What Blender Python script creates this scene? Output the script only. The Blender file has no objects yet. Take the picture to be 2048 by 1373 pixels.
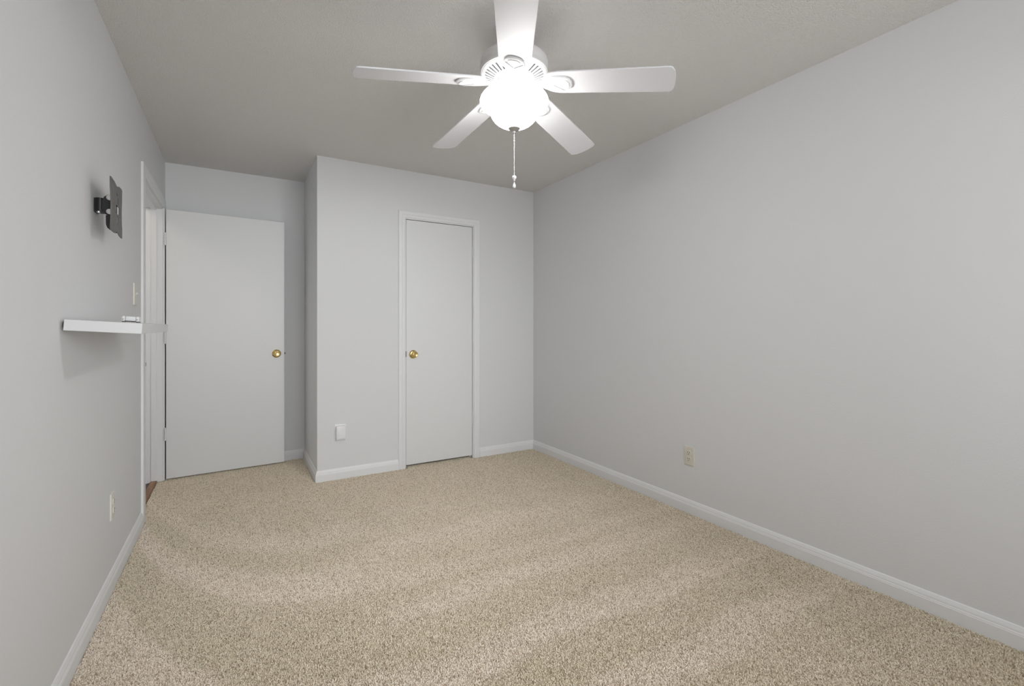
import bpy, bmesh, math, random
from mathutils import Vector, Matrix

C = bpy.context.scene.collection
SC = bpy.context.scene
PI = math.pi

# ------------------------------------------------------------------ camera
CAM_H, YAW = 1.1629, 0.530414
cam_data = bpy.data.cameras.new('camera')
cam_data.sensor_width = 36.0
cam_data.lens = 936.97 / 2048 * 36.0
cam_data.shift_y = (653.16 - 686.5) / 2048
cam_data.clip_start = 0.02
cam = bpy.data.objects.new('camera', cam_data)
C.objects.link(cam)
cam.location = (0, 0, CAM_H)
cam.rotation_euler = (PI / 2, 0, -YAW)
SC.camera = cam

# ------------------------------------------------------------------ light, exposure
SC.view_settings.view_transform = 'Standard'
SC.view_settings.look = 'None'
SC.view_settings.gamma = 1.0
SC.view_settings.use_curve_mapping = False
SC.view_settings.exposure = 0.2

W = bpy.data.worlds.new('world')
SC.world = W
W.use_nodes = True
W.node_tree.nodes['Background'].inputs[0].default_value = (0.69, 0.70, 0.715, 1)
W.node_tree.nodes['Background'].inputs[1].default_value = 4.2

# room shell numbers (metres)
H = 2.44
XL, XR = -0.483, 2.435
YC, YB = 3.75, 4.507
XC = 0.514
YR = -0.55                      # wall behind the camera, with the window
PILE0 = -0.006                  # carpet backing level; the pile rises to about 0
T = 0.12                        # wall thickness
WX0, WX1, WZ0, WZ1 = 0.05, 1.95, 0.75, 2.15   # window opening

LAMP_W, SHOULDER_W, INNER_W, BULB_W, DAYLIGHT, HALL_W = 22.5, 4.5, 2.2, 1.6, 3.6, 11.0

# hazy daylight entering through the window behind the camera
sun_d = bpy.data.lights.new('hazy_daylight', 'SUN')
sun_d.energy = DAYLIGHT; sun_d.angle = math.radians(50); sun_d.color = (0.96, 0.98, 1.0)
sun = bpy.data.objects.new('hazy_daylight', sun_d); C.objects.link(sun)
sun.location = (1.0, -4.0, 3.0)
sun.rotation_euler = (PI / 2 - math.radians(11), 0, math.radians(6))

pd = bpy.data.lights.new('window_sky_portal', 'AREA')
pd.shape = 'RECTANGLE'; pd.size = WX1 - WX0; pd.size_y = WZ1 - WZ0
pd.cycles.is_portal = True                       # guides sky sampling through the window, emits nothing itself
po = bpy.data.objects.new('window_sky_portal', pd); C.objects.link(po)
po.location = ((WX0 + WX1) / 2, YR - T - 0.02, (WZ0 + WZ1) / 2); po.rotation_euler = (PI / 2, 0, 0)

# ------------------------------------------------------------------ materials
def new_mat(name):
    m = bpy.data.materials.new(name); m.use_nodes = True
    nt = m.node_tree
    return m, nt, nt.nodes['Principled BSDF']

def mat(name, col, rough=0.6, metal=0.0, bump=None, spec=None):
    """col linear rgb; bump = (scale, strength, distance)"""
    m, nt, b = new_mat(name)
    b.inputs['Base Color'].default_value = (*col, 1)
    b.inputs['Roughness'].default_value = rough
    b.inputs['Metallic'].default_value = metal
    if spec is not None:
        b.inputs['Specular IOR Level'].default_value = spec
    if bump:
        tc = nt.nodes.new('ShaderNodeTexCoord')
        n = nt.nodes.new('ShaderNodeTexNoise')
        n.inputs['Scale'].default_value = bump[0]
        n.inputs['Detail'].default_value = 3
        bp = nt.nodes.new('ShaderNodeBump')
        bp.inputs['Strength'].default_value = bump[1]
        bp.inputs['Distance'].default_value = bump[2]
        nt.links.new(tc.outputs['Object'], n.inputs['Vector'])
        nt.links.new(n.outputs['Fac'], bp.inputs['Height'])
        nt.links.new(bp.outputs['Normal'], b.inputs['Normal'])
    return m

def emis(name, col, strength):
    m, nt, b = new_mat(name)
    b.inputs['Base Color'].default_value = (0.9, 0.9, 0.9, 1)
    b.inputs['Roughness'].default_value = 0.3
    b.inputs['Emission Color'].default_value = (*col, 1)
    b.inputs['Emission Strength'].default_value = strength
    return m

WALL = mat('wall_paint', (0.775, 0.781, 0.786), 0.75, bump=(150, 0.25, 0.002))
CEIL = mat('ceiling_paint', (0.90, 0.875, 0.84), 0.85, bump=(190, 1.0, 0.008))
TRIM = mat('trim_paint', (0.85, 0.855, 0.86), 0.45, bump=(40, 0.06, 0.001))
DOORP = mat('door_paint', (0.80, 0.805, 0.805), 0.42, bump=(22, 0.10, 0.001))
WHITE = mat('white_plastic', (0.85, 0.85, 0.86), 0.35)
SHELFW = mat('shelf_laminate', (0.74, 0.74, 0.75), 0.4)
FANW = mat('fan_white_enamel', (0.83, 0.83, 0.84), 0.42)
FANH = mat('fan_housing_enamel', (0.72, 0.71, 0.70), 0.35)
BLADE = mat('fan_blade_laminate', (0.80, 0.80, 0.82), 0.5)
NICKEL = mat('grey_metal', (0.50, 0.49, 0.48), 0.35, 0.7)
MESHG = mat('grey_screen', (0.20, 0.20, 0.205), 0.6)
BRASS = mat('polished_brass', (0.82, 0.62, 0.27), 0.18, 1.0)
IVORY = mat('ivory_plastic', (0.72, 0.69, 0.60), 0.4)
ALMOND = mat('light_almond_plastic', (0.80, 0.78, 0.72), 0.4)
DARK = mat('dark_slot', (0.02, 0.02, 0.02), 0.7)
BLACK = mat('black_powder_coat', (0.012, 0.012, 0.014), 0.4)
GREYP = mat('charcoal_steel', (0.17, 0.165, 0.157), 0.55, 0.2, bump=(500, 0.2, 0.001))
CHROME = mat('zinc_screw', (0.75, 0.75, 0.76), 0.3, 0.9)
GLASSW = emis('lit_frosted_glass', (1.0, 0.985, 0.97), LAMP_W)
GLASSIN = emis('lit_glass_inside', (1.0, 0.985, 0.97), INNER_W)
GLASSUP = emis('lit_glass_shoulder', (1.0, 0.985, 0.97), SHOULDER_W)
BULB = emis('lit_bulb', (1.0, 0.97, 0.94), BULB_W)

def wood(name, c1, c2, scale, rough):
    m, nt, b = new_mat(name)
    tc = nt.nodes.new('ShaderNodeTexCoord')
    mp = nt.nodes.new('ShaderNodeMapping'); mp.inputs['Scale'].default_value = scale
    n = nt.nodes.new('ShaderNodeTexNoise'); n.inputs['Scale'].default_value = 6; n.inputs['Detail'].default_value = 6
    r = nt.nodes.new('ShaderNodeValToRGB')
    r.color_ramp.elements[0].position = 0.35; r.color_ramp.elements[0].color = (*c1, 1)
    r.color_ramp.elements[1].position = 0.7; r.color_ramp.elements[1].color = (*c2, 1)
    nt.links.new(tc.outputs['Object'], mp.inputs['Vector'])
    nt.links.new(mp.outputs['Vector'], n.inputs['Vector'])
    nt.links.new(n.outputs['Fac'], r.inputs['Fac'])
    nt.links.new(r.outputs['Color'], b.inputs['Base Color'])
    b.inputs['Roughness'].default_value = rough
    return m
THRESH = wood('oak_threshold', (0.20, 0.085, 0.028), (0.38, 0.19, 0.068), (8, 1, 8), 0.4)
HALLW = wood('dark_hall_floor', (0.03, 0.014, 0.010), (0.07, 0.03, 0.02), (6, 1, 6), 0.35)

def carpet(pile):
    m, nt, b = new_mat('beige_carpet_pile' if pile else 'beige_carpet')
    N, L = nt.nodes.new, nt.links.new
    def math_(op, a, bb=None, clamp=False):
        n = N('ShaderNodeMath'); n.operation = op; n.use_clamp = clamp
        for i, v in enumerate((a, bb)):
            if v is None: continue
            if isinstance(v, (int, float)): n.inputs[i].default_value = v
            else: L(v, n.inputs[i])
        return n.outputs[0]
    def smooth(v, lo, hi, a=0.0, c=1.0):
        n = N('ShaderNodeMapRange'); n.interpolation_type = 'SMOOTHSTEP'
        n.inputs['From Min'].default_value = lo; n.inputs['From Max'].default_value = hi
        n.inputs['To Min'].default_value = a; n.inputs['To Max'].default_value = c
        L(v, n.inputs['Value']); return n.outputs['Result']
    tc = N('ShaderNodeTexCoord')
    sep = N('ShaderNodeSeparateXYZ'); L(tc.outputs['Object'], sep.inputs[0])
    X, Y = sep.outputs[0], sep.outputs[1]
    # tuft colour: fine frieze yarn, light beige with scattered darker strands
    warp = N('ShaderNodeTexNoise'); warp.inputs['Scale'].default_value = 110; warp.inputs['Detail'].default_value = 2
    L(tc.outputs['Object'], warp.inputs['Vector'])
    mixv = N('ShaderNodeMix'); mixv.data_type = 'VECTOR'; mixv.inputs['Factor'].default_value = 0.010
    L(tc.outputs['Object'], mixv.inputs['A']); L(warp.outputs['Color'], mixv.inputs['B'])
    vor = N('ShaderNodeTexVoronoi'); vor.inputs['Scale'].default_value = 240
    L(mixv.outputs['Result'], vor.inputs['Vector'])
    sc = N('ShaderNodeSeparateColor'); L(vor.outputs['Color'], sc.inputs[0])
    ramp = N('ShaderNodeValToRGB'); cr = ramp.color_ramp
    cr.elements[0].position = 0.0; cr.elements[0].color = (0.42, 0.335, 0.24, 1)
    cr.elements[1].position = 1.0; cr.elements[1].color = (0.86, 0.79, 0.675, 1)
    for p, c in ((0.10, (0.50, 0.41, 0.305)), (0.22, (0.73, 0.64, 0.515)), (0.55, (0.81, 0.725, 0.605))):
        e = cr.elements.new(p); e.color = (*c, 1)
    if pile:                                   # one colour per strand
        hi = N('ShaderNodeHairInfo'); L(hi.outputs['Random'], ramp.inputs['Fac'])
    else:
        L(sc.outputs[0], ramp.inputs['Fac'])
    n2 = N('ShaderNodeTexNoise'); n2.inputs['Scale'].default_value = 210; n2.inputs['Detail'].default_value = 3
    n2.inputs['Distortion'].default_value = 0.6
    L(tc.outputs['Object'], n2.inputs['Vector'])
    sp = smooth(n2.outputs['Fac'], 0.30, 0.62, 0.62, 1.36)
    # swathes left by the vacuum cleaner
    wob = N('ShaderNodeTexNoise'); wob.inputs['Scale'].default_value = 2.2; wob.inputs['Detail'].default_value = 3
    L(tc.outputs['Object'], wob.inputs['Vector'])
    wobv = math_('MULTIPLY', math_('SUBTRACT', wob.outputs['Fac'], 0.5), 0.16)
    u = math_('MAXIMUM', math_('SUBTRACT', 0.6, X), 0.0)
    bend = math_('MULTIPLY', math_('POWER', u, 3.0), 0.9)
    t = math_('ADD', math_('SUBTRACT', Y, bend), wobv)
    def curve(stops):
        r = N('ShaderNodeValToRGB'); c = r.color_ramp
        c.interpolation = 'EASE'
        for i, (p, v) in enumerate(stops):
            e = c.elements[i] if i < 2 else c.elements.new(p)
            e.position = p; e.color = (v, v, v, 1)
        L(math_('DIVIDE', t, 4.5, True), r.inputs['Fac'])
        s = N('ShaderNodeSeparateColor'); L(r.outputs['Color'], s.inputs[0]); return s.outputs[0]
    q = lambda v: v / 4.5
    # value 0.5 neutral
    left = curve(sorted([(0.0, .6), (q(1.2), .75), (q(1.52), .80), (q(1.62), .15), (q(1.95), .22), (q(2.08), .38),
                         (q(2.13), .92), (q(2.30), .75), (q(2.46), .22), (q(2.58), .25), (q(2.70), .70), (q(2.95), .35), (1.0, .35)]))
    right = curve(sorted([(0.0, .3), (q(1.0), .40), (q(1.07), .9), (q(1.15), .75), (q(1.22), .32), (q(1.38), .40), (q(1.43), .9),
                          (q(1.54), .65), (q(1.60), .36), (q(1.78), .45), (q(1.84), .85), (q(1.95), .6), (q(2.0), .38), (q(2.10), .70),
                          (q(2.2), .42), (q(2.48), .68), (q(2.6), .42), (1.0, .4)]))
    mk = smooth(X, 0.15, 0.85)
    mx = N('ShaderNodeMix'); mx.data_type = 'FLOAT'
    L(mk, mx.inputs['Factor']); L(left, mx.inputs['A']); L(right, mx.inputs['B'])
    band = mx.outputs['Result']
    edge = smooth(X, 1.75, 2.35, 1.0, 0.60)                 # un-vacuumed strip by the far wall is brushed the dark way
    band = math_('MULTIPLY', band, edge)
    patch = N('ShaderNodeTexNoise'); patch.inputs['Scale'].default_value = 5; patch.inputs['Detail'].default_value = 4
    L(tc.outputs['Object'], patch.inputs['Vector'])
    band = math_('ADD', band, math_('MULTIPLY', math_('SUBTRACT', patch.outputs['Fac'], 0.5), 0.5))
    gain = smooth(band, -0.1, 1.1, 0.91, 1.08)
    tot = math_('MULTIPLY', gain, 1.14) if pile else math_('MULTIPLY', gain, sp)
    mul = N('ShaderNodeMix'); mul.data_type = 'RGBA'; mul.blend_type = 'MULTIPLY'; mul.inputs['Factor'].default_value = 1.0
    comb = N('ShaderNodeCombineColor')
    bl = smooth(band, -0.1, 1.1, 0.94, 1.04)            # pile brushed away reads a little yellower
    L(tot, comb.inputs[0]); L(tot, comb.inputs[1]); L(math_('MULTIPLY', tot, bl), comb.inputs[2])
    L(ramp.outputs['Color'], mul.inputs['A']); L(comb.outputs[0], mul.inputs['B'])
    L(mul.outputs['Result'], b.inputs['Base Color'])
    b.inputs['Roughness'].default_value = 0.95
    b.inputs['Specular IOR Level'].default_value = 0.1
    b.inputs['Sheen Weight'].default_value = 0.15
    if pile: return m
    # pile relief
    hgt = math_('ADD', vor.outputs['Distance'], math_('MULTIPLY', n2.outputs['Fac'], 0.8))
    bp = N('ShaderNodeBump'); bp.inputs['Strength'].default_value = 0.55; bp.inputs['Distance'].default_value = 0.006
    bp.invert = True
    L(hgt, bp.inputs['Height']); L(bp.outputs['Normal'], b.inputs['Normal'])
    return m
CARPET, PILE = carpet(False), carpet(True)

# ------------------------------------------------------------------ mesh helpers
def box(bm, x0, x1, y0, y1, z0, z1, M=None):
    vs = [bm.verts.new((x, y, z)) for z in (z0, z1) for y in (y0, y1) for x in (x0, x1)]
    if M is not None:
        for v in vs: v.co = M @ v.co
    for f in ((0, 2, 3, 1), (4, 5, 7, 6), (0, 1, 5, 4), (2, 6, 7, 3), (0, 4, 6, 2), (1, 3, 7, 5)):
        bm.faces.new([vs[i] for i in f])
    return vs

def lathe(bm, prof, n=48, M=None, close=False):
    """prof: (r, z) pairs, turned around z"""
    rings = []
    for r, z in prof:
        if r < 1e-6:
            rings.append([bm.verts.new((0, 0, z))])
        else:
            rings.append([bm.verts.new((r * math.cos(2 * PI * k / n), r * math.sin(2 * PI * k / n), z)) for k in range(n)])
    pairs = list(zip(rings, rings[1:]))
    if close: pairs.append((rings[-1], rings[0]))
    for a, b in pairs:
        for k in range(n):
            k2 = (k + 1) % n
            va = [a[0]] if len(a) == 1 else [a[k], a[k2]]
            vb = [b[0]] if len(b) == 1 else [b[k2], b[k]]
            if len(va) + len(vb) >= 3: bm.faces.new(va + vb)
    if M is not None:
        for ring in rings:
            for v in ring: v.co = M @ v.co

def prism(bm, pts, z0, z1, M=None):
    """extrude an outline in xy from z0 to z1"""
    a = [bm.verts.new((x, y, z0)) for x, y in pts]
    b = [bm.verts.new((x, y, z1)) for x, y in pts]
    bm.faces.new(a[::-1]); bm.faces.new(b)
    n = len(pts)
    for k in range(n): bm.faces.new((a[k], a[(k + 1) % n], b[(k + 1) % n], b[k]))
    if M is not None:
        for v in a + b: v.co = M @ v.co

def rrect(w, h, r, n=5):
    out = []
    for cx, cy, a0 in ((w / 2 - r, h / 2 - r, 0), (-w / 2 + r, h / 2 - r, 90), (-w / 2 + r, -h / 2 + r, 180), (w / 2 - r, -h / 2 + r, 270)):
        for k in range(n + 1):
            a = math.radians(a0 + 90 * k / n)
            out.append((cx + r * math.cos(a), cy + r * math.sin(a)))
    return out

def loft(bm, layers, M=None):
    """layers: list of (pts_xy, z) with equal counts; closed solid"""
    rings = [[bm.verts.new((x, y, z)) for x, y in pts] for pts, z in layers]
    bm.faces.new(rings[0][::-1]); bm.faces.new(rings[-1])
    for a, b in zip(rings, rings[1:]):
        n = len(a)
        for k in range(n): bm.faces.new((a[k], a[(k + 1) % n], b[(k + 1) % n], b[k]))
    if M is not None:
        for r in rings:
            for v in r: v.co = M @ v.co

def obj(name, bm, m, parent=None, smooth=None, bevel=0.0, loc=None):
    bmesh.ops.recalc_face_normals(bm, faces=bm.faces)
    me = bpy.data.meshes.new(name); bm.to_mesh(me); bm.free()
    me.materials.append(m)
    o = bpy.data.objects.new(name, me); C.objects.link(o)
    if parent: o.parent = parent
    if loc: o.location = loc
    if smooth is not None:
        for p in me.polygons: p.use_smooth = True
        me.set_sharp_from_angle(angle=math.radians(smooth))
    if bevel:
        b = o.modifiers.new('edge', 'BEVEL'); b.width = bevel; b.segments = 2; b.limit_method = 'ANGLE'
        b.angle_limit = math.radians(40); b.harden_normals = False
    return o

def BM(): return bmesh.new()

def outline_plate(outer, holes, thick):
    """mesh of a flat plate in xy (z 0..thick) with holes cut through it"""
    cu = bpy.data.curves.new('outline', 'CURVE'); cu.dimensions = '2D'; cu.fill_mode = 'BOTH'
    cu.extrude = thick / 2
    for pts in [outer] + holes:
        s = cu.splines.new('POLY'); s.points.add(len(pts) - 1)
        for p, (x, y) in zip(s.points, pts): p.co = (x, y, 0, 1)
        s.use_cyclic_u = True
    t = bpy.data.objects.new('outline', cu); C.objects.link(t)
    me = bpy.data.meshes.new_from_object(t.evaluated_get(bpy.context.evaluated_depsgraph_get()))
    bpy.data.objects.remove(t); bpy.data.curves.remove(cu)
    bm = BM(); bm.from_mesh(me); bpy.data.meshes.remove(me)
    bmesh.ops.remove_doubles(bm, verts=bm.verts, dist=1e-5)
    for v in bm.verts: v.co.z += thick / 2
    return bm

def tag(o, label, cat, group=None, kind=None):
    o['label'] = label; o['category'] = cat
    if group: o['group'] = group
    if kind: o['kind'] = kind
    return o

def thing(name, label, cat, loc=(0, 0, 0), rot=(0, 0, 0), group=None, kind=None):
    o = bpy.data.objects.new(name, None); C.objects.link(o)
    o.location = loc; o.rotation_euler = rot
    o.empty_display_size = 0.1
    return tag(o, label, cat, group, kind)

def struct(name, bm, m, label, cat, **k):
    return tag(obj(name, bm, m, **k), label, cat, kind='structure')

# ------------------------------------------------------------------ the shell
DY0, DY1, DZ = 3.520, 4.362, 2.047       # bedroom door opening in the left wall
CX0, CX1, CZ = 1.188, 1.801, 2.048       # closet door opening

b = BM(); box(b, XL, XR, YR, YB, -0.05, PILE0); box(b, -0.515, XL, DY0, DY1, -0.05, PILE0)
flo = struct('floor', b, CARPET, 'beige speckled carpet with vacuum swathes covering the room', 'floor')
def carpet_pile():
    import numpy as np
    rg = np.random.default_rng(7)
    def grid(x0, x1, y0, y1, s):
        gx, gy = np.meshgrid(np.arange(x0 + s / 2, x1, s), np.arange(y0 + s / 2, y1, s))
        p = np.stack([gx.ravel(), gy.ravel()], 1)
        return p + rg.uniform(-.48 * s, .48 * s, p.shape)
    e = 0.016
    P = np.concatenate([grid(XL + e, XR - e, YR + e, 0.6, 0.0055), grid(XL + e, XR - e, 0.6, 2.9, 0.0038), grid(XL + e, XR - e, 2.9, YC - e, 0.0045),
                        grid(CX0 + .02, CX1 - .02, YC - e, YC + .05, 0.0045),
                        grid(XL + e, XC - e, YC - e, YB - e, 0.0045), grid(-0.513, XL + e, DY0 + .005, DY1 - .005, 0.0045)])
    n = len(P)
    a = rg.uniform(0, 2 * np.pi, n); lean = rg.uniform(0.0, 0.0048, n); h = rg.uniform(0.0055, 0.0095, n)
    c = rg.normal(0, 0.0016, (n, 2))
    pos = np.zeros((n, 3, 3), np.float32)
    pos[:, 0, :2] = P; pos[:, 0, 2] = PILE0
    d = np.stack([np.cos(a), np.sin(a)], 1) * lean[:, None]
    pos[:, 1, :2] = P + d * .45 + c; pos[:, 1, 2] = PILE0 + h * .62
    pos[:, 2, :2] = P + d; pos[:, 2, 2] = PILE0 + h
    rad = np.empty((n, 3), np.float32)
    w = rg.uniform(0.85, 1.15, n)
    rad[:, 0] = 0.0016 * w; rad[:, 1] = 0.00165 * w; rad[:, 2] = 0.0011 * w
    cu = bpy.data.hair_curves.new('carpet_pile')
    cu.add_curves([3] * n)
    cu.attributes['position'].data.foreach_set('vector', pos.ravel())
    ra = cu.attributes.get('radius') or cu.attributes.new('radius', 'FLOAT', 'POINT')
    ra.data.foreach_set('value', rad.ravel())
    cu.materials.append(PILE)
    o = bpy.data.objects.new('carpet_pile', cu); C.objects.link(o)
    o.parent = flo; o['kind'] = 'stuff'
    return o
carpet_pile()
b = BM(); box(b, XL - T, XR + T, YR - T, YB + T, H, H + 0.1)
struct('ceiling', b, CEIL, 'white textured ceiling above the fan', 'ceiling')
b = BM()
box(b, XL - T, XL, YR - T, DY0, -0.05, H); box(b, XL - T, XL, DY1, YB + T, -0.05, H); box(b, XL - T, XL, DY0, DY1, DZ, H)
bmesh.ops.remove_doubles(b, verts=b.verts, dist=1e-5)
struct('wall_left', b, WALL, 'white wall carrying the screen mount and shelf', 'wall')
b = BM(); box(b, XR, XR + T, YR - T, YB + T, -0.05, H)
struct('wall_right', b, WALL, 'long blank white wall with one ivory outlet', 'wall')
b = BM(); box(b, XL, XR, YB, YB + T, -0.05, H)
struct('wall_back', b, WALL, 'white alcove wall behind the open door', 'wall')
b = BM()
box(b, XC, CX0, YC, YC + 0.1, -0.05, H); box(b, CX1, XR, YC, YC + 0.1, -0.05, H); box(b, CX0, CX1, YC, YC + 0.1, CZ, H)
box(b, XC, XC + 0.1, YC + 0.1, YB, -0.05, H)
struct('wall_closet', b, WALL, 'white closet wall with its narrow side return', 'wall')
b = BM()
box(b, XL, WX0, YR - T, YR, -0.05, H); box(b, WX1, XR, YR - T, YR, -0.05, H)
box(b, WX0, WX1, YR - T, YR, -0.05, WZ0); box(b, WX0, WX1, YR - T, YR, WZ1, H)
struct('wall_rear', b, WALL, 'white wall with the window facing the closet', 'wall')

# window behind the camera
win = thing('window_1', 'white sliding window in the wall facing the closet', 'window', (0, 0, 0), kind='structure')
b = BM(); e = 0.045; yw0, yw1 = YR - 0.09, YR - 0.04
box(b, WX0, WX1, yw0, yw1, WZ0, WZ0 + e); box(b, WX0, WX1, yw0, yw1, WZ1 - e, WZ1)
box(b, WX0, WX0 + e, yw0, yw1, WZ0 + e, WZ1 - e); box(b, WX1 - e, WX1, yw0, yw1, WZ0 + e, WZ1 - e)
xm = (WX0 + WX1) / 2
box(b, xm - e / 2, xm + e / 2, yw0, yw1, WZ0 + e, WZ1 - e)
obj('window_frame', b, TRIM, win)
gm, gnt, gb = new_mat('window_glass')
tr = gnt.nodes.new('ShaderNodeBsdfTransparent'); gl = gnt.nodes.new('ShaderNodeBsdfGlossy'); ms = gnt.nodes.new('ShaderNodeMixShader')
gl.inputs['Roughness'].default_value = 0.02; ms.inputs[0].default_value = 0.06
gnt.links.new(tr.outputs[0], ms.inputs[1]); gnt.links.new(gl.outputs[0], ms.inputs[2])
gnt.links.new(ms.outputs[0], gnt.nodes['Material Output'].inputs['Surface'])
for x0, x1 in ((WX0 + e, xm - e / 2), (xm + e / 2, WX1 - e)):
    b = BM(); box(b, x0, x1, YR - 0.068, YR - 0.062, WZ0 + e, WZ1 - e)
    obj('window_pane', b, gm, win)
b = BM(); box(b, WX0 - 0.04, WX1 + 0.04, YR, YR + 0.05, WZ0 - 0.025, WZ0)
obj('window_sill', b, TRIM, win, bevel=0.004)

# hall beyond the bedroom door
b = BM(); box(b, -1.62, -0.5562, 2.4, 5.2, -0.06, -0.004)
struct('floor_hall', b, HALLW, 'dark wood hall floor beyond the door opening', 'floor')
b = BM(); box(b, -1.74, -1.62, 2.4, 5.2, -0.06, H); box(b, -1.62, XL - T, 2.28, 2.4, -0.06, H); box(b, -1.62, XL - T, 5.2, 5.32, -0.06, H)
struct('wall_hall', b, WALL, 'white hall wall beyond the door opening', 'wall')
b = BM(); box(b, -1.74, XL - T, 2.28, 5.32, H, H + 0.1)
struct('ceiling_hall', b, CEIL, 'white hall ceiling beyond the door opening', 'ceiling')
# the hall's own ceiling lamp, a round flush dome
hl = thing('hall_ceiling_lamp', 'round flush dome lamp on the hall ceiling', 'lamp', (-1.1, 3.7, H))
b = BM(); lathe(b, [(0, 0), (0.15, 0), (0.15, -0.02), (0.14, -0.025), (0, -0.025)]); obj('lamp_base', b, FANW, hl, smooth=40)
b = BM(); lathe(b, [(0.135, -0.0255), (0.13, -0.055), (0.10, -0.085), (0.05, -0.1), (0, -0.104)])
obj('lamp_dome', b, emis('lit_hall_dome', (1.0, 0.88, 0.70), HALL_W), hl, smooth=60)

# wooden strip between carpet and hall floor
b = BM()
prof = [(-0.556, -0.045), (-0.556, 0.006), (-0.549, 0.012), (-0.524, 0.012), (-0.517, 0.008), (-0.5152, 0.002), (-0.5152, -0.045)]
n = len(prof)
A = [b.verts.new((x, DY0 + 0.002, z)) for x, z in prof]; Bv = [b.verts.new((x, DY1 - 0.002, z)) for x, z in prof]
b.faces.new(A); b.faces.new(Bv[::-1])
for k in range(n): b.faces.new((A[k], A[(k + 1) % n], Bv[(k + 1) % n], Bv[k]))
tag(obj('threshold_strip', b, THRESH), 'brown wooden threshold strip on the floor of the door opening', 'threshold')

# ------------------------------------------------------------------ baseboards
BP = [(0.0, -0.006), (0.013, -0.006), (0.013, 0.050), (0.0115, 0.0525), (0.0115, 0.056), (0.0095, 0.059), (0.0085, 0.066), (0.004, 0.079), (0.0, 0.082)]
def baseboards(path, names):
    """path of wall-line points (room on the left of travel); one board per segment, mitred"""
    P = [Vector(p) for p in path]
    dirs = [(P[i + 1] - P[i]).normalized() for i in range(len(P) - 1)]
    nor = [Vector((-d.y, d.x)) for d in dirs]
    def station(i, off):
        if i == 0: return P[0] + nor[0] * off
        if i == len(P) - 1: return P[-1] + nor[-1] * off
        a, c = nor[i - 1], nor[i]
        return P[i] + (a + c) * off / (1 + a.dot(c))
    for i, (nm, lb) in enumerate(names):
        bm = BM()
        A = [bm.verts.new((*station(i, o), z)) for o, z in BP]
        B = [bm.verts.new((*station(i + 1, o), z)) for o, z in BP]
        bm.faces.new(A); bm.faces.new(B[::-1])
        for k in range(len(BP)):
            k2 = (k + 1) % len(BP)
            bm.faces.new((A[k], A[k2], B[k2], B[k]))
        struct(nm, bm, TRIM, lb, 'baseboard')
CW = 0.060                                  # closet casing width
baseboards([(XL, DY0 - 0.0785), (XL, YR), (XR, YR), (XR, YC), (CX1 + CW + 0.0005, YC)],
           [('baseboard_left', 'white baseboard under the shelf and screen mount'), ('baseboard_rear', 'white baseboard under the window'),
            ('baseboard_right', 'long white baseboard under the blank wall'), ('baseboard_closet', 'short white baseboard between closet door and blank wall')])
baseboards([(CX0 - CW - 0.0005, YC), (XC, YC), (XC, YB), (XL + 0.02, YB)],
           [('baseboard_closet_front', 'white baseboard under the plug-in cover'), ('baseboard_closet_side', 'white baseboard on the narrow closet return'),
            ('baseboard_back', 'white baseboard behind the open door')])

# ------------------------------------------------------------------ door casings and jambs
def casing(bm, M, W_, Hh, w, t, flat=False):
    """U-shaped casing in local coords: x along opening 0..W_, y up, z out of the wall"""
    pr = [(0.005, 0), (0.005, t * .55), (0.012, t * .75), (w * .35, t * .80), (w * .42, t * .70), (w * .55, t), (w - 0.006, t), (w, t * .7), (w, 0)]
    if flat: pr = [(0.005, 0), (0.005, t - .002), (0.007, t), (w - 0.002, t), (w, t - .002), (w, 0)]
    st = [[(-a, 0, n) for a, n in pr], [(-a, Hh + a, n) for a, n in pr], [(W_ + a, Hh + a, n) for a, n in pr], [(W_ + a, 0, n) for a, n in pr]]
    R = [[bm.verts.new(M @ Vector(p)) for p in s] for s in st]
    for a, c in zip(R, R[1:]):
        for k in range(len(pr)):
            k2 = (k + 1) % len(pr)
            bm.faces.new((a[k], a[k2], c[k2], c[k]))
    bm.faces.new(R[0]); bm.faces.new(R[-1][::-1])

# closet: x -> +X, y -> Z, z -> -Y
Mc = Matrix(((1, 0, 0, CX0), (0, 0, -1, YC), (0, 1, 0, 0), (0, 0, 0, 1)))
t2 = thing('trim_2', 'white casing and jamb around the closed closet door', 'door frame', kind='structure')
b = BM(); casing(b, Mc, CX1 - CX0, CZ, CW, 0.014); obj('casing', b, TRIM, t2)
b = BM()
box(b, CX0, CX0 + 0.004, YC + 0.001, YC + 0.099, 0, CZ); box(b, CX1 - 0.004, CX1, YC + 0.001, YC + 0.099, 0, CZ); box(b, CX0 + 0.004, CX1 - 0.004, YC + 0.001, YC + 0.099, CZ - 0.004, CZ)
obj('jamb', b, TRIM, t2)
b = BM()
box(b, CX0 + 0.0045, CX0 + 0.016, YC + 0.043, YC + 0.075, 0, CZ - 0.0045); box(b, CX1 - 0.016, CX1 - 0.0045, YC + 0.043, YC + 0.075, 0, CZ - 0.0045)
box(b, CX0 + 0.016, CX1 - 0.016, YC + 0.043, YC + 0.075, CZ - 0.016, CZ - 0.0045)
obj('door_stop', b, TRIM, t2)

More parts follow.
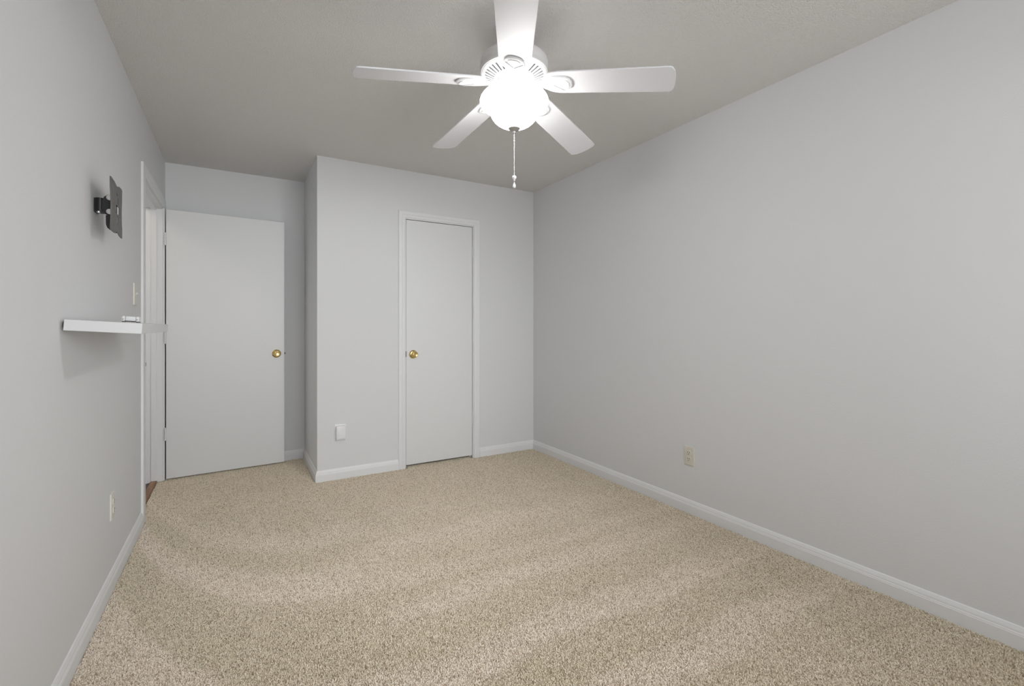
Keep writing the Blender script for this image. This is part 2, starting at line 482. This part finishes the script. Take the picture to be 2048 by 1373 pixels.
# bedroom opening: local x -> +Y, y -> Z, z -> +X (room side)
Mr = Matrix(((0, 0, 1, XL), (1, 0, 0, DY0), (0, 1, 0, 0), (0, 0, 0, 1)))
Mh = Matrix(((0, 0, -1, XL - T), (1, 0, 0, DY0), (0, 1, 0, 0), (0, 0, 0, 1)))
t1 = thing('trim_1', 'white casing and stepped jamb of the open doorway beside the shelf', 'door frame', kind='structure')
b = BM(); casing(b, Mr, DY1 - DY0, DZ, 0.078, 0.012, True); obj('casing', b, TRIM, t1)
b = BM(); casing(b, Mh, DY1 - DY0, DZ, 0.06, 0.014); obj('hall_casing', b, TRIM, t1)
b = BM(); j = 0.004
box(b, XL - T + .001, XL - .001, DY0, DY0 + j, 0.0, DZ); box(b, XL - T + .001, XL - .001, DY1 - j, DY1, 0.0, DZ); box(b, XL - T + .001, XL - .001, DY0 + j, DY1 - j, DZ - j, DZ)
obj('jamb', b, TRIM, t1)
b = BM(); sx0, sx1 = -0.552, -0.519
box(b, sx0, sx1, DY0 + j, DY0 + j + .012, 0.013, DZ - j); box(b, sx0, sx1, DY1 - j - .012, DY1 - j, 0.013, DZ - j); box(b, sx0, sx1, DY0 + j + .012, DY1 - j - .012, DZ - j - .012, DZ - j)
obj('door_stop', b, TRIM, t1)
b = BM()
box(b, -0.5185, -0.484, DY0 + j, DY0 + j + .0015, 0.906, 0.966); box(b, -0.484, -0.4700, DY0 + j, DY0 + j + .0012, 0.926, 0.946)
o = obj('strike_plate', b, GREYP, t1); o['label'] = 'small dark strike plate'

# ------------------------------------------------------------------ doors
def hinge(parent, x, y, z, rotz=0.0):
    M = Matrix.Translation((x, y, z)) @ Matrix.Rotation(rotz, 4, 'Z')
    b = BM()
    for k in range(5):
        z0 = -0.045 + k * 0.018
        lathe(b, [(0, z0 + .0006), (0.0055, z0 + .0006), (0.0055, z0 + 0.0174), (0, z0 + 0.0174)], 14, M)
    lathe(b, [(0, 0.045), (0.004, 0.045), (0.0045, 0.048), (0, 0.051)], 12, M)
    lathe(b, [(0, -0.051), (0.0045, -0.048), (0.004, -0.045), (0, -0.045)], 12, M)
    o = obj('hinge', b, TRIM, parent, smooth=40)
    return o

def knob(parent, x, z, side, depth):
    """brass knob on a door face; door-local coords, face at y=0, side -1 = towards -y"""
    M = Matrix.Translation((x, 0 if side < 0 else depth, z)) @ Matrix.Rotation(PI / 2 if side < 0 else -PI / 2, 4, 'X')
    b = BM(); lathe(b, [(0, 0), (0.034, 0), (0.0345, 0.003), (0.031, 0.007), (0.022, 0.010), (0.013, 0.012), (0, 0.012)], 40, M)
    ro = obj('knob_rosette', b, BRASS, parent, smooth=50)
    b = BM()
    if side < 0:
        pr = [(0, 0.0125), (0.011, 0.0125), (0.0105, 0.024), (0.015, 0.030), (0.0235, 0.036), (0.0265, 0.044), (0.0250, 0.052), (0.0185, 0.0575), (0.0165, 0.0575), (0.0145, 0.0555), (0.008, 0.0555), (0.007, 0.0535), (0, 0.0535)]
    else:
        pr = [(0, 0.0125), (0.011, 0.0125), (0.0105, 0.020), (0.015, 0.024), (0.022, 0.029), (0.024, 0.036), (0.021, 0.043), (0.012, 0.046), (0, 0.0465)]
    lathe(b, pr, 40, M)
    obj('door_knob', b, BRASS, parent, smooth=50)
    return ro, M

# open bedroom door: local x from hinge to free edge, y into the wall, z up
hx, hy = -0.4615, 4.3535
ang = math.atan2(4.406 - 4.354, 0.3444 + 0.462)
d1 = thing('door_1', 'flat white bedroom door swung open against the alcove wall, brass knob at its free edge', 'door', (hx, hy, 0), (0, 0, ang), kind='structure')
b = BM(); box(b, 0, 0.808, 0, 0.035, 0.014, 2.045); obj('door_leaf', b, DOORP, d1, bevel=0.0015)
ro, M = knob(d1, 0.748, 0.934, -1, 0.035)
ro['label'] = 'round brass rosette'
b = BM(); lathe(b, [(0, 0.0071), (0.0028, 0.0071), (0.0028, 0.0076), (0, 0.0078)], 10, M @ Matrix.Translation((-0.0255, 0.003, 0.0012)))
obj('rosette_screw', b, DARK, ro)
knob(d1, 0.748, 0.934, 1, 0.035)
b = BM(); box(b, 0.8082, 0.8092, 0.006, 0.029, 0.906, 0.962); lp = obj('latch_plate', b, NICKEL, d1)
b = BM(); box(b, 0.8093, 0.8165, 0.010, 0.024, 0.927, 0.941); obj('latch_bolt', b, DARK, lp)
for z in (1.82, 1.08, 0.352): hinge(d1, -0.005, -0.0045, z)

# closet door
d2 = thing('door_2', 'narrow flat white closet door, closed, with brass knob', 'door', (CX0 + 0.007, YC + 0.004, 0), kind='structure')
dw = CX1 - CX0 - 0.015
b = BM(); box(b, 0, dw, 0, 0.035, 0.022, CZ - 0.0085); obj('door_leaf', b, DOORP, d2, bevel=0.0015)
ro, M = knob(d2, 0.060, 0.932, -1, 0.035)
b = BM(); box(b, -0.0045, 0.0, -0.006, 0.004, 0.912, 0.958); obj('latch_plate', b, DARK, d2)
for z in (1.822, 0.345): hinge(d2, dw + 0.003, -0.0075, z)

# ------------------------------------------------------------------ wall plates
def plate_bm(w, h, t):
    b = BM(); r = 0.004
    loft(b, [(rrect(w, h, r), 0), (rrect(w, h, r), t * .5), (rrect(w - .003, h - .003, r), t * .85), (rrect(w - .008, h - .008, r), t)])
    return b

def duplex(name, label, loc, rot, m, group=None):
    """duplex outlet, local z out of the wall, y up"""
    t = thing(name, label, 'outlet', loc, rot, group)
    obj('cover_plate', plate_bm(0.074, 0.118, 0.006), m, t, smooth=30)
    for s in (1, -1):
        b = BM()
        out = []
        for k in range(33):
            a = 2 * PI * k / 33
            x, y = 0.0175 * math.cos(a), 0.0175 * math.sin(a)
            out.append((x, max(-0.0135, min(0.0135, y)) + s * 0.0195))
        loft(b, [(out, 0.0055), (out, 0.0085), ([(x * .95, s * .0195 + (y - s * .0195) * .95) for x, y in out], 0.0092)])
        f = obj('receptacle', b, m, t)
        b = BM()
        box(b, -0.0078, -0.0054, s * .0195 + 0.000, s * .0195 + 0.0095, 0.0091, 0.0095)
        box(b, 0.0054, 0.0078, s * .0195 + 0.001, s * .0195 + 0.0090, 0.0091, 0.0095)
        lathe(b, [(0, 0.0091), (0.0027, 0.0091), (0.0027, 0.0095), (0, 0.0095)], 12, Matrix.Translation((0, s * .0195 - 0.0065, 0)))
        obj('slots', b, DARK, f)
    b = BM(); lathe(b, [(0, 0.0061), (0.0032, 0.0061), (0.0028, 0.0072), (0, 0.0076)], 16); obj('screw', b, m, t, smooth=40)
    return t
R_RIGHT = (PI / 2, 0, -PI / 2)      # plate facing -X
R_LEFT = (PI / 2, 0, PI / 2)        # plate facing +X
R_BACK = (PI / 2, 0, 0)             # plate facing -Y
duplex('wall_outlet', 'ivory duplex outlet low on the long blank wall', (XR, 1.962, 0.353), R_RIGHT, IVORY)
duplex('wall_outlet', 'cream duplex outlet low on the wall below the shelf', (XL, 2.708, 0.362), R_LEFT, ALMOND)

sw = thing('light_switch', 'pale toggle light switch on the wall above the shelf beside the door casing', 'switch', (XL, 3.245, 1.338), R_LEFT)
obj('cover_plate', plate_bm(0.076, 0.122, 0.006), ALMOND, sw, smooth=30)
b = BM(); box(b, -0.005, 0.005, -0.012, 0.012, 0.0055, 0.0075); tg = obj('toggle_slot', b, IVORY, sw)
b = BM(); box(b, -0.0035, 0.0035, -0.003, 0.004, 0, 0.010, Matrix.Translation((0, 0.001, 0.006)) @ Matrix.Rotation(math.radians(-28), 4, 'X')); obj('toggle', b, ALMOND, tg, bevel=0.0008)
for s in (1, -1):
    b = BM(); lathe(b, [(0, 0.0055), (0.003, 0.0055), (0.0027, 0.0068), (0, 0.0072)], 14, Matrix.Translation((0, s * 0.030, 0))); obj('screw', b, ALMOND, sw, smooth=40)

pc = thing('outlet_cover', 'white rounded plug-in cover box over an outlet, low on the closet wall', 'outlet cover', (0.678, YC, 0.354), R_BACK)
obj('back_plate', plate_bm(0.084, 0.126, 0.006), WHITE, pc, smooth=30)
b = BM()
loft(b, [(rrect(.070, .106, .009), .006), (rrect(.070, .106, .009), .030), (rrect(.067, .103, .009), .034), (rrect(.058, .094, .007), .0365)], Matrix.Translation((0.001, 0.0, 0)))
cb = obj('cover_box', b, WHITE, pc, smooth=35)
b = BM()
for k in range(5): box(b, -0.004 + k * 0.006, -0.002 + k * 0.006, 0.006, 0.038, 0.0362, 0.0376)
obj('grip_ribs', b, WHITE, cb)
b = BM(); box(b, -0.024, 0.024, -0.041, -0.028, 0.0362, 0.0385); obj('latch', b, WHITE, cb, bevel=0.001)

# ------------------------------------------------------------------ shelf
sh_len = 0.805
sa = math.atan2(0.290 - 0.278, 0.805)          # runs slightly askew to the wall
sh = thing('wall_shelf', 'thick white floating shelf sagging forward from the wall', 'shelf', (-0.4745, 1.992, 1.150), (0, math.radians(3.75), sa))
b = BM(); box(b, 0.0, 0.1965, 0.0, sh_len, 0.0, 0.0355); obj('shelf_board', b, SHELFW, sh, bevel=0.0015)
b = BM(); box(b, -0.0075, -0.0005, 0.03, 0.50, 0.008, 0.028); o = obj('mounting_rail', b, GREYP, sh); o['label'] = 'dark rail in the gap behind the shelf'

# small white plastic piece on the shelf
dv = thing('plastic_bracket', 'small white plastic bracket lying on the white shelf', 'bracket', (-0.376, 2.45, 1.1805), (0, math.radians(3.75), math.radians(-8)))
dv.scale = (0.82, 0.82, 0.9)
b = BM()
loft(b, [([(x, y) for x, y in rrect(.040, .026, .004)], .005), (rrect(.042, .028, .004), .009), (rrect(.042, .028, .004), .022), (rrect(.036, .023, .004), .025)])
bd = obj('bracket_body', b, WHITE, dv, smooth=40)
for s in (-1, 1):
    b = BM(); loft(b, [(rrect(.012, .032, .004), .0035), (rrect(.013, .034, .004), .020), (rrect(.009, .028, .004), .0255)], Matrix.Translation((s * 0.0285, 0, 0)))
    ec = obj('end_clip', b, WHITE, dv, smooth=40)
    b = BM(); lathe(b, [(0, 0), (0.0032, 0), (0.0032, 0.0015), (0, 0.0015)], 12, Matrix.Translation((s * 0.0285, -0.0165, 0.012)) @ Matrix.Rotation(PI / 2, 4, 'X'))
    obj('screw_hole', b, NICKEL, ec)
    b = BM(); box(b, s * 0.0285 - .005, s * 0.0285 + .005, -0.012, 0.012, 0.0, 0.0034); obj('foot', b, DARK, dv)
b = BM(); box(b, -0.020, 0.020, -0.011, 0.011, 0.0012, 0.0049); obj('base_shadow', b, DARK, dv)  # dark slab standing in for the shadow gap under the bracket

# ------------------------------------------------------------------ screen mount
mt = thing('tv_wall_mount', 'black swivel screen mount with charcoal plate, fixed to the wall above the shelf', 'wall mount', (XL, 2.43, 1.636))
# plate: local x -> +Y (away), y -> Z ; stands 63 mm off the wall
S = 0.207
def uv(u, v): return ((u - 0.5) * S, v * S)
outer = [uv(*p) for p in ((0, .5), (.10, .5), (.32, .485), (.45, .455), (.52, .44), (.60, .445), (.66, .47), (.74, .487), (.92, .492), (1, .475),
                          (.985, .25), (.955, 0), (.975, -.22), (1, -.30), (1, -.5), (.90, -.5), (.75, -.485), (.64, -.455), (.55, -.44), (.47, -.45), (.40, -.485), (.28, -.49), (.06, -.49), (0, -.47),
                          (.045, -.22), (.055, 0), (.03, .2), (0, .3))]
def slot(u, v, hu, hv, k=6):
    out = []
    for i in range(2 * k + 2):
        a = PI * i / k if i <= k else PI + PI * (i - k - 1) / k
        x = hu * math.cos(a); y = hu * 1.0 * math.sin(a)
        y += (hv - hu) if i <= k else -(hv - hu)
        out.append(uv(u + x, v + y))
    return out
def quad(u, v, hu, hv): return [uv(u - hu, v - hv), uv(u + hu, v - hv), uv(u + hu, v + hv), uv(u - hu, v + hv)]
holes = [slot(.62, .165, .05, .07), [uv(.47, .255), uv(.61, .262), uv(.51, .335)], quad(.60, -.01, .17, .08), slot(.60, -.205, .06, .10),
         slot(.33, .02, .03, .08), slot(.68, -.36, .02, .05), slot(.22, .34, .02, .05), slot(.22, -.36, .02, .04), slot(.80, .36, .02, .04)]
b = outline_plate(outer, holes, 0.0035)
Mp = Matrix(((0, 0, 1, 0.0615), (1, 0, 0, 0), (0, 1, 0, 0), (0, 0, 0, 1)))
for v in b.verts: v.co = Mp @ v.co
o = obj('screen_plate', b, GREYP, mt); o['label'] = 'charcoal steel plate with slots'
# wall bracket, swivel block, tilt head, lever
b = BM(); box(b, 0.0003, 0.0055, -0.030, 0.022, -0.024, 0.030); obj('wall_bracket', b, BLACK, mt, bevel=0.001)
b = BM()
box(b, 0.006, 0.034, -0.030, 0.020, -0.022, 0.029)
lathe(b, [(0, -0.0225), (0.013, -0.0225), (0.013, 0.0295), (0, 0.0295)], 24, Matrix.Translation((0.0185, -0.030, 0)))
sb = obj('swivel_block', b, BLACK, mt, smooth=40)
b = BM(); lathe(b, [(0, -0.030), (0.0045, -0.030), (0.006, -0.0285), (0.006, -0.0228), (0, -0.0228)], 20, Matrix.Translation((0.016, -0.034, 0))); obj('pivot_bolt', b, CHROME, sb, smooth=40)
th = [(0.026, 0.018), (0.034, 0.036), (0.044, 0.044), (0.055, 0.044), (0.0612, 0.036), (0.0612, -0.040), (0.050, -0.040), (0.036, -0.032), (0.026, -0.018)]
b = BM()
Mt = Matrix(((1, 0, 0, 0), (0, 0, 1, 0), (0, 1, 0, 0), (0, 0, 0, 1)))   # outline x,z ; extrude along y
prism(b, th, -0.042, -0.034, Mt); prism(b, th, 0.022, 0.030, Mt)
box(b, 0.036, 0.061, -0.034, 0.022, -0.010, 0.012)
hd = obj('tilt_head', b, BLACK, mt, bevel=0.0015)
for z in (0.033, -0.022):
    b = BM(); lathe(b, [(0, 0), (0.0105, 0), (0.0105, 0.003), (0.0085, 0.0045), (0.0045, 0.0045), (0.004, 0.003), (0, 0.003)], 26, Matrix.Translation((0.0505, -0.0422, z)) @ Matrix.Rotation(PI / 2, 4, 'X'))
    sc_ = obj('head_screw', b, CHROME, hd, smooth=40)
    sc_['label'] = 'shiny zinc screw'
lv = [(0.038, -0.036), (0.0605, -0.036), (0.0605, -0.060), (0.056, -0.062), (0.056, -0.072), (0.0605, -0.076), (0.0605, -0.094), (0.052, -0.094), (0.043, -0.086), (0.039, -0.074)]
for y0 in (-0.041, 0.023):
    b = BM(); prism(b, lv, y0, y0 + 0.006, Mt); obj('tilt_lever', b, BLACK, mt, bevel=0.001)

# ------------------------------------------------------------------ ceiling fan
FX, FY = 1.015, 1.712
fan = thing('ceiling_fan', 'white five-blade ceiling fan with a lit frosted bowl light', 'ceiling fan', (FX, FY, 0))
b = BM(); lathe(b, [(0, H - .0005), (0.062, H - .0005), (0.064, H - .010), (0.060, H - .028), (0.045, H - .044), (0.020, H - .052), (0, H - .052)]); obj('canopy', b, FANH, fan, smooth=50)
b = BM(); lathe(b, [(0, H - .0525), (0.013, H - .0525), (0.013, 2.325), (0, 2.325)], 24); obj('downrod', b, FANH, fan, smooth=50)
b = BM()
lathe(b, [(0, 2.3245), (0.030, 2.3245), (0.045, 2.322), (0.100, 2.312), (0.128, 2.302), (0.140, 2.291), (0.1435, 2.280), (0.1435, 2.262), (0.1415, 2.259), (0.1415, 2.246), (0.1435, 2.242), (0.142, 2.236), (0.137, 2.2345),
          (0.133, 2.2365), (0.070, 2.240), (0, 2.240)], 72)
obj('motor_housing', b, FANH, fan, smooth=35)
# vent ring: sloped ring with radial slots
b = BM(); NS = 36
def vz(r): return 2.207 + (r - 0.072) / (0.137 - 0.072) * (2.2335 - 2.207)
def sector(r0, r1, a0, a1, steps=2, th=0.004):
    lo, hi = [], []
    for i in range(steps + 1):
        a = a0 + (a1 - a0) * i / steps
        for r, l in ((r0, lo), (r1, hi)):
            l.append((b.verts.new((r * math.cos(a), r * math.sin(a), vz(r))), b.verts.new((r * math.cos(a), r * math.sin(a), vz(r) + th))))
    for i in range(steps):
        b.faces.new((lo[i][0], hi[i][0], hi[i + 1][0], lo[i + 1][0])); b.faces.new((lo[i][1], lo[i + 1][1], hi[i + 1][1], hi[i][1]))
        b.faces.new((lo[i][0], lo[i + 1][0], lo[i + 1][1], lo[i][1])); b.faces.new((hi[i][0], hi[i][1], hi[i + 1][1], hi[i + 1][0]))
    for i in (0, steps):
        b.faces.new((lo[i][0], lo[i][1], hi[i][1], hi[i][0]))
for k in range(NS):
    a0, a1 = 2 * PI * k / NS, 2 * PI * (k + 1) / NS
    sector(0.072, 0.086, a0, a1); sector(0.124, 0.137, a0, a1)
    sector(0.086, 0.124, a0 + (a1 - a0) * .5, a1)
bmesh.ops.remove_doubles(b, verts=b.verts, dist=1e-5)
obj('vent_ring', b, FANW, fan)
b = BM(); lathe(b, [(0.136, 2.2385), (0.136, 2.2395), (0.066, 2.2155), (0.066, 2.2145)], 72, close=True); obj('vent_backing', b, MESHG, fan, smooth=30)
b = BM(); lathe(b, [(0, 2.2135), (0.067, 2.2135), (0.067, 2.2125), (0, 2.2125)], 48); obj('screen_disc', b, MESHG, fan)
b = BM(); lathe(b, [(0, 2.2120), (0.071, 2.2120), (0.0715, 2.2065), (0.069, 2.2030), (0.066, 2.2035), (0.0655, 2.2110), (0, 2.2110)], 48); obj('inner_ring', b, FANW, fan, smooth=40)
b = BM(); lathe(b, [(0, 2.2105), (0.050, 2.2105), (0.052, 2.205), (0.052, 2.186), (0.048, 2.182), (0, 2.182)], 48); obj('switch_housing', b, FANW, fan, smooth=40)
b = BM(); lathe(b, [(0, 2.1815), (0.044, 2.1815), (0.046, 2.172), (0.062, 2.160), (0.064, 2.152), (0, 2.152)], 48); obj('light_fitter', b, FANW, fan, smooth=40)
# bowl
def ell(n, a, bb, zc, t0, t1):
    return [(a * math.cos(t0 + (t1 - t0) * k / n), zc + bb * math.sin(t0 + (t1 - t0) * k / n)) for k in range(n + 1)]
outp = [(0.112, 2.150), (0.124, 2.1475), (0.136, 2.138), (0.143, 2.127), (0.1455, 2.117), (0.1435, 2.107), (0.138, 2.099), (0.128, 2.0925), (0.115, 2.0885), (0.1065, 2.086), (0.103, 2.082)]
outp += ell(14, 0.1025, 0.074, 2.079, -0.05, -PI / 2)
outp[-1] = (0.004, 2.005)
inn = [(max(r - 0.004, 0.004), z + 0.003) for r, z in outp[::-1]]
b = BM(); lathe(b, outp + inn, 64, close=True)
bowl = obj('light_bowl', b, GLASSW, fan, smooth=60); bowl['label'] = 'glowing frosted glass bowl'
bowl.data.flip_normals()                        # outward
bowl.data.materials.append(GLASSIN); bowl.data.materials.append(GLASSUP)
for p in bowl.data.polygons:                     # inner skin and shoulder of the bowl, glow turned down to keep ceiling and hub from burning out
    c = p.center
    if p.normal.x * c.x + p.normal.y * c.y + p.normal.z * (c.z - 2.16) < 0: p.material_index = 1
    elif c.z > 2.122: p.material_index = 2
b = BM(); lathe(b, [(0, 2.0055), (0.024, 2.0055), (0.0255, 2.0025), (0.021, 1.9985), (0.0165, 1.9965), (0.0135, 1.9935), (0.007, 1.992), (0.0065, 1.9845), (0, 1.9845)], 40)
fin = obj('finial', b, NICKEL, fan, smooth=40); fin['label'] = 'grey metal finial'
for k in range(3):
    a = 2 * PI * k / 3 + 0.4
    Mb = Matrix.Translation((0.045 * math.cos(a), 0.045 * math.sin(a), 2.1515)) @ Matrix.Rotation(a, 4, 'Z') @ Matrix.Rotation(math.radians(155), 4, 'Y')
    b = BM(); lathe(b, [(0, 0.002), (0.010, 0.002), (0.010, 0.018), (0.015, 0.028), (0.017, 0.038), (0.014, 0.050), (0.006, 0.057), (0, 0.058)], 20, Mb)
    obj('light_bulb', b, BULB, fan, smooth=60)
# pull chain: beaded
b = BM(); z = 1.984
while z > 1.806:
    bmesh.ops.create_icosphere(b, subdivisions=1, radius=0.0021, matrix=Matrix.Translation((0, 0, z))); z -= 0.0038
lathe(b, [(0, 1.984), (0.0009, 1.984), (0.0009, 1.804), (0, 1.804)], 6)
lathe(b, [(0, 1.954), (0.003, 1.953), (0.003, 1.948), (0, 1.947)], 10)
ch = obj('pull_chain', b, FANW, fan, smooth=80)
b = BM(); bmesh.ops.create_uvsphere(b, u_segments=18, v_segments=12, radius=0.0095, matrix=Matrix.Translation((0, 0, 1.7955)))
lathe(b, [(0, 1.788), (0.004, 1.788), (0.004, 1.780), (0, 1.780)], 12)
obj('chain_ball', b, FANW, ch, smooth=60)
b = BM(); lathe(b, [(0, 1.779), (0.0015, 1.778), (0.003, 1.771), (0.006, 1.763), (0.0068, 1.757), (0.0055, 1.752), (0.003, 1.750), (0, 1.7495)], 18)
obj('chain_drop', b, FANW, ch, smooth=60)

# blades and irons, built in blade space: x outward, y sideways, z up
def half(pts): return pts + [(x, -y) for x, y in pts[::-1]]
blade_out = half([(0.128, 0.022), (0.138, 0.040), (0.152, 0.052), (0.175, 0.060), (0.20, 0.0630), (0.42, 0.0660), (0.622, 0.0690), (0.634, 0.0675), (0.640, 0.0645), (0.6455, 0.0545), (0.650, 0.0440), (0.6535, 0.014)])
iron_out = half([(0.050, 0.014), (0.085, 0.012), (0.105, 0.013), (0.125, 0.020), (0.140, 0.030), (0.158, 0.038), (0.180, 0.0415), (0.205, 0.0405), (0.228, 0.036), (0.243, 0.026), (0.250, 0.010)])
ph0 = 2.9278
for k in range(5):
    a = ph0 - k * 2 * PI / 5
    tilt = math.atan(-0.1175 - 0.0234 * math.cos(a))
    Mb = Matrix.Translation((0, 0, 2.193)) @ Matrix.Rotation(a, 4, 'Z') @ Matrix.Rotation(-tilt, 4, 'Y') @ Matrix.Rotation(-0.2005, 4, 'X')
    b = BM(); prism(b, blade_out, 0.0, 0.006, Mb)
    obj('fan_blade', b, BLADE, fan, bevel=0.0012)
    b = BM()
    loft(b, [(iron_out, -0.0006), (iron_out, -0.0070), ([(0.15 + (x - 0.15) * .975, y * .93) for x, y in iron_out], -0.0085)], Mb)
    ir = obj('blade_iron', b, FANW, fan, smooth=30)
    # raised shield between a V of ribs
    b = BM()
    med = half([(0.184, 0.003), (0.216, 0.027), (0.232, 0.024), (0.240, 0.010)])
    loft(b, [(med, -0.0086), ([(0.214 + (x - 0.214) * .94, y * .93) for x, y in med], -0.0112)], Mb)
    obj('medallion', b, FANW, ir)
    for s in (1, -1):
        b = BM()
        Mv = Mb @ Matrix.Translation((0.170, 0, 0)) @ Matrix.Rotation(s * math.radians(40), 4, 'Z')
        box(b, 0.002 if s > 0 else 0.006, 0.054, -0.0020, 0.0020, -0.0118, -0.0086, Mv)
        obj('relief_rib', b, FANW, ir, bevel=0.0006)
    for r, y in ((0.160, 0.021), (0.160, -0.021), (0.096, 0.0)):
        b = BM(); lathe(b, [(0, -0.0087), (0.0036, -0.0087), (0.0032, -0.0103), (0, -0.0108)], 12, Mb @ Matrix.Translation((r, y, 0))); obj('screw', b, FANW, ir, smooth=40)
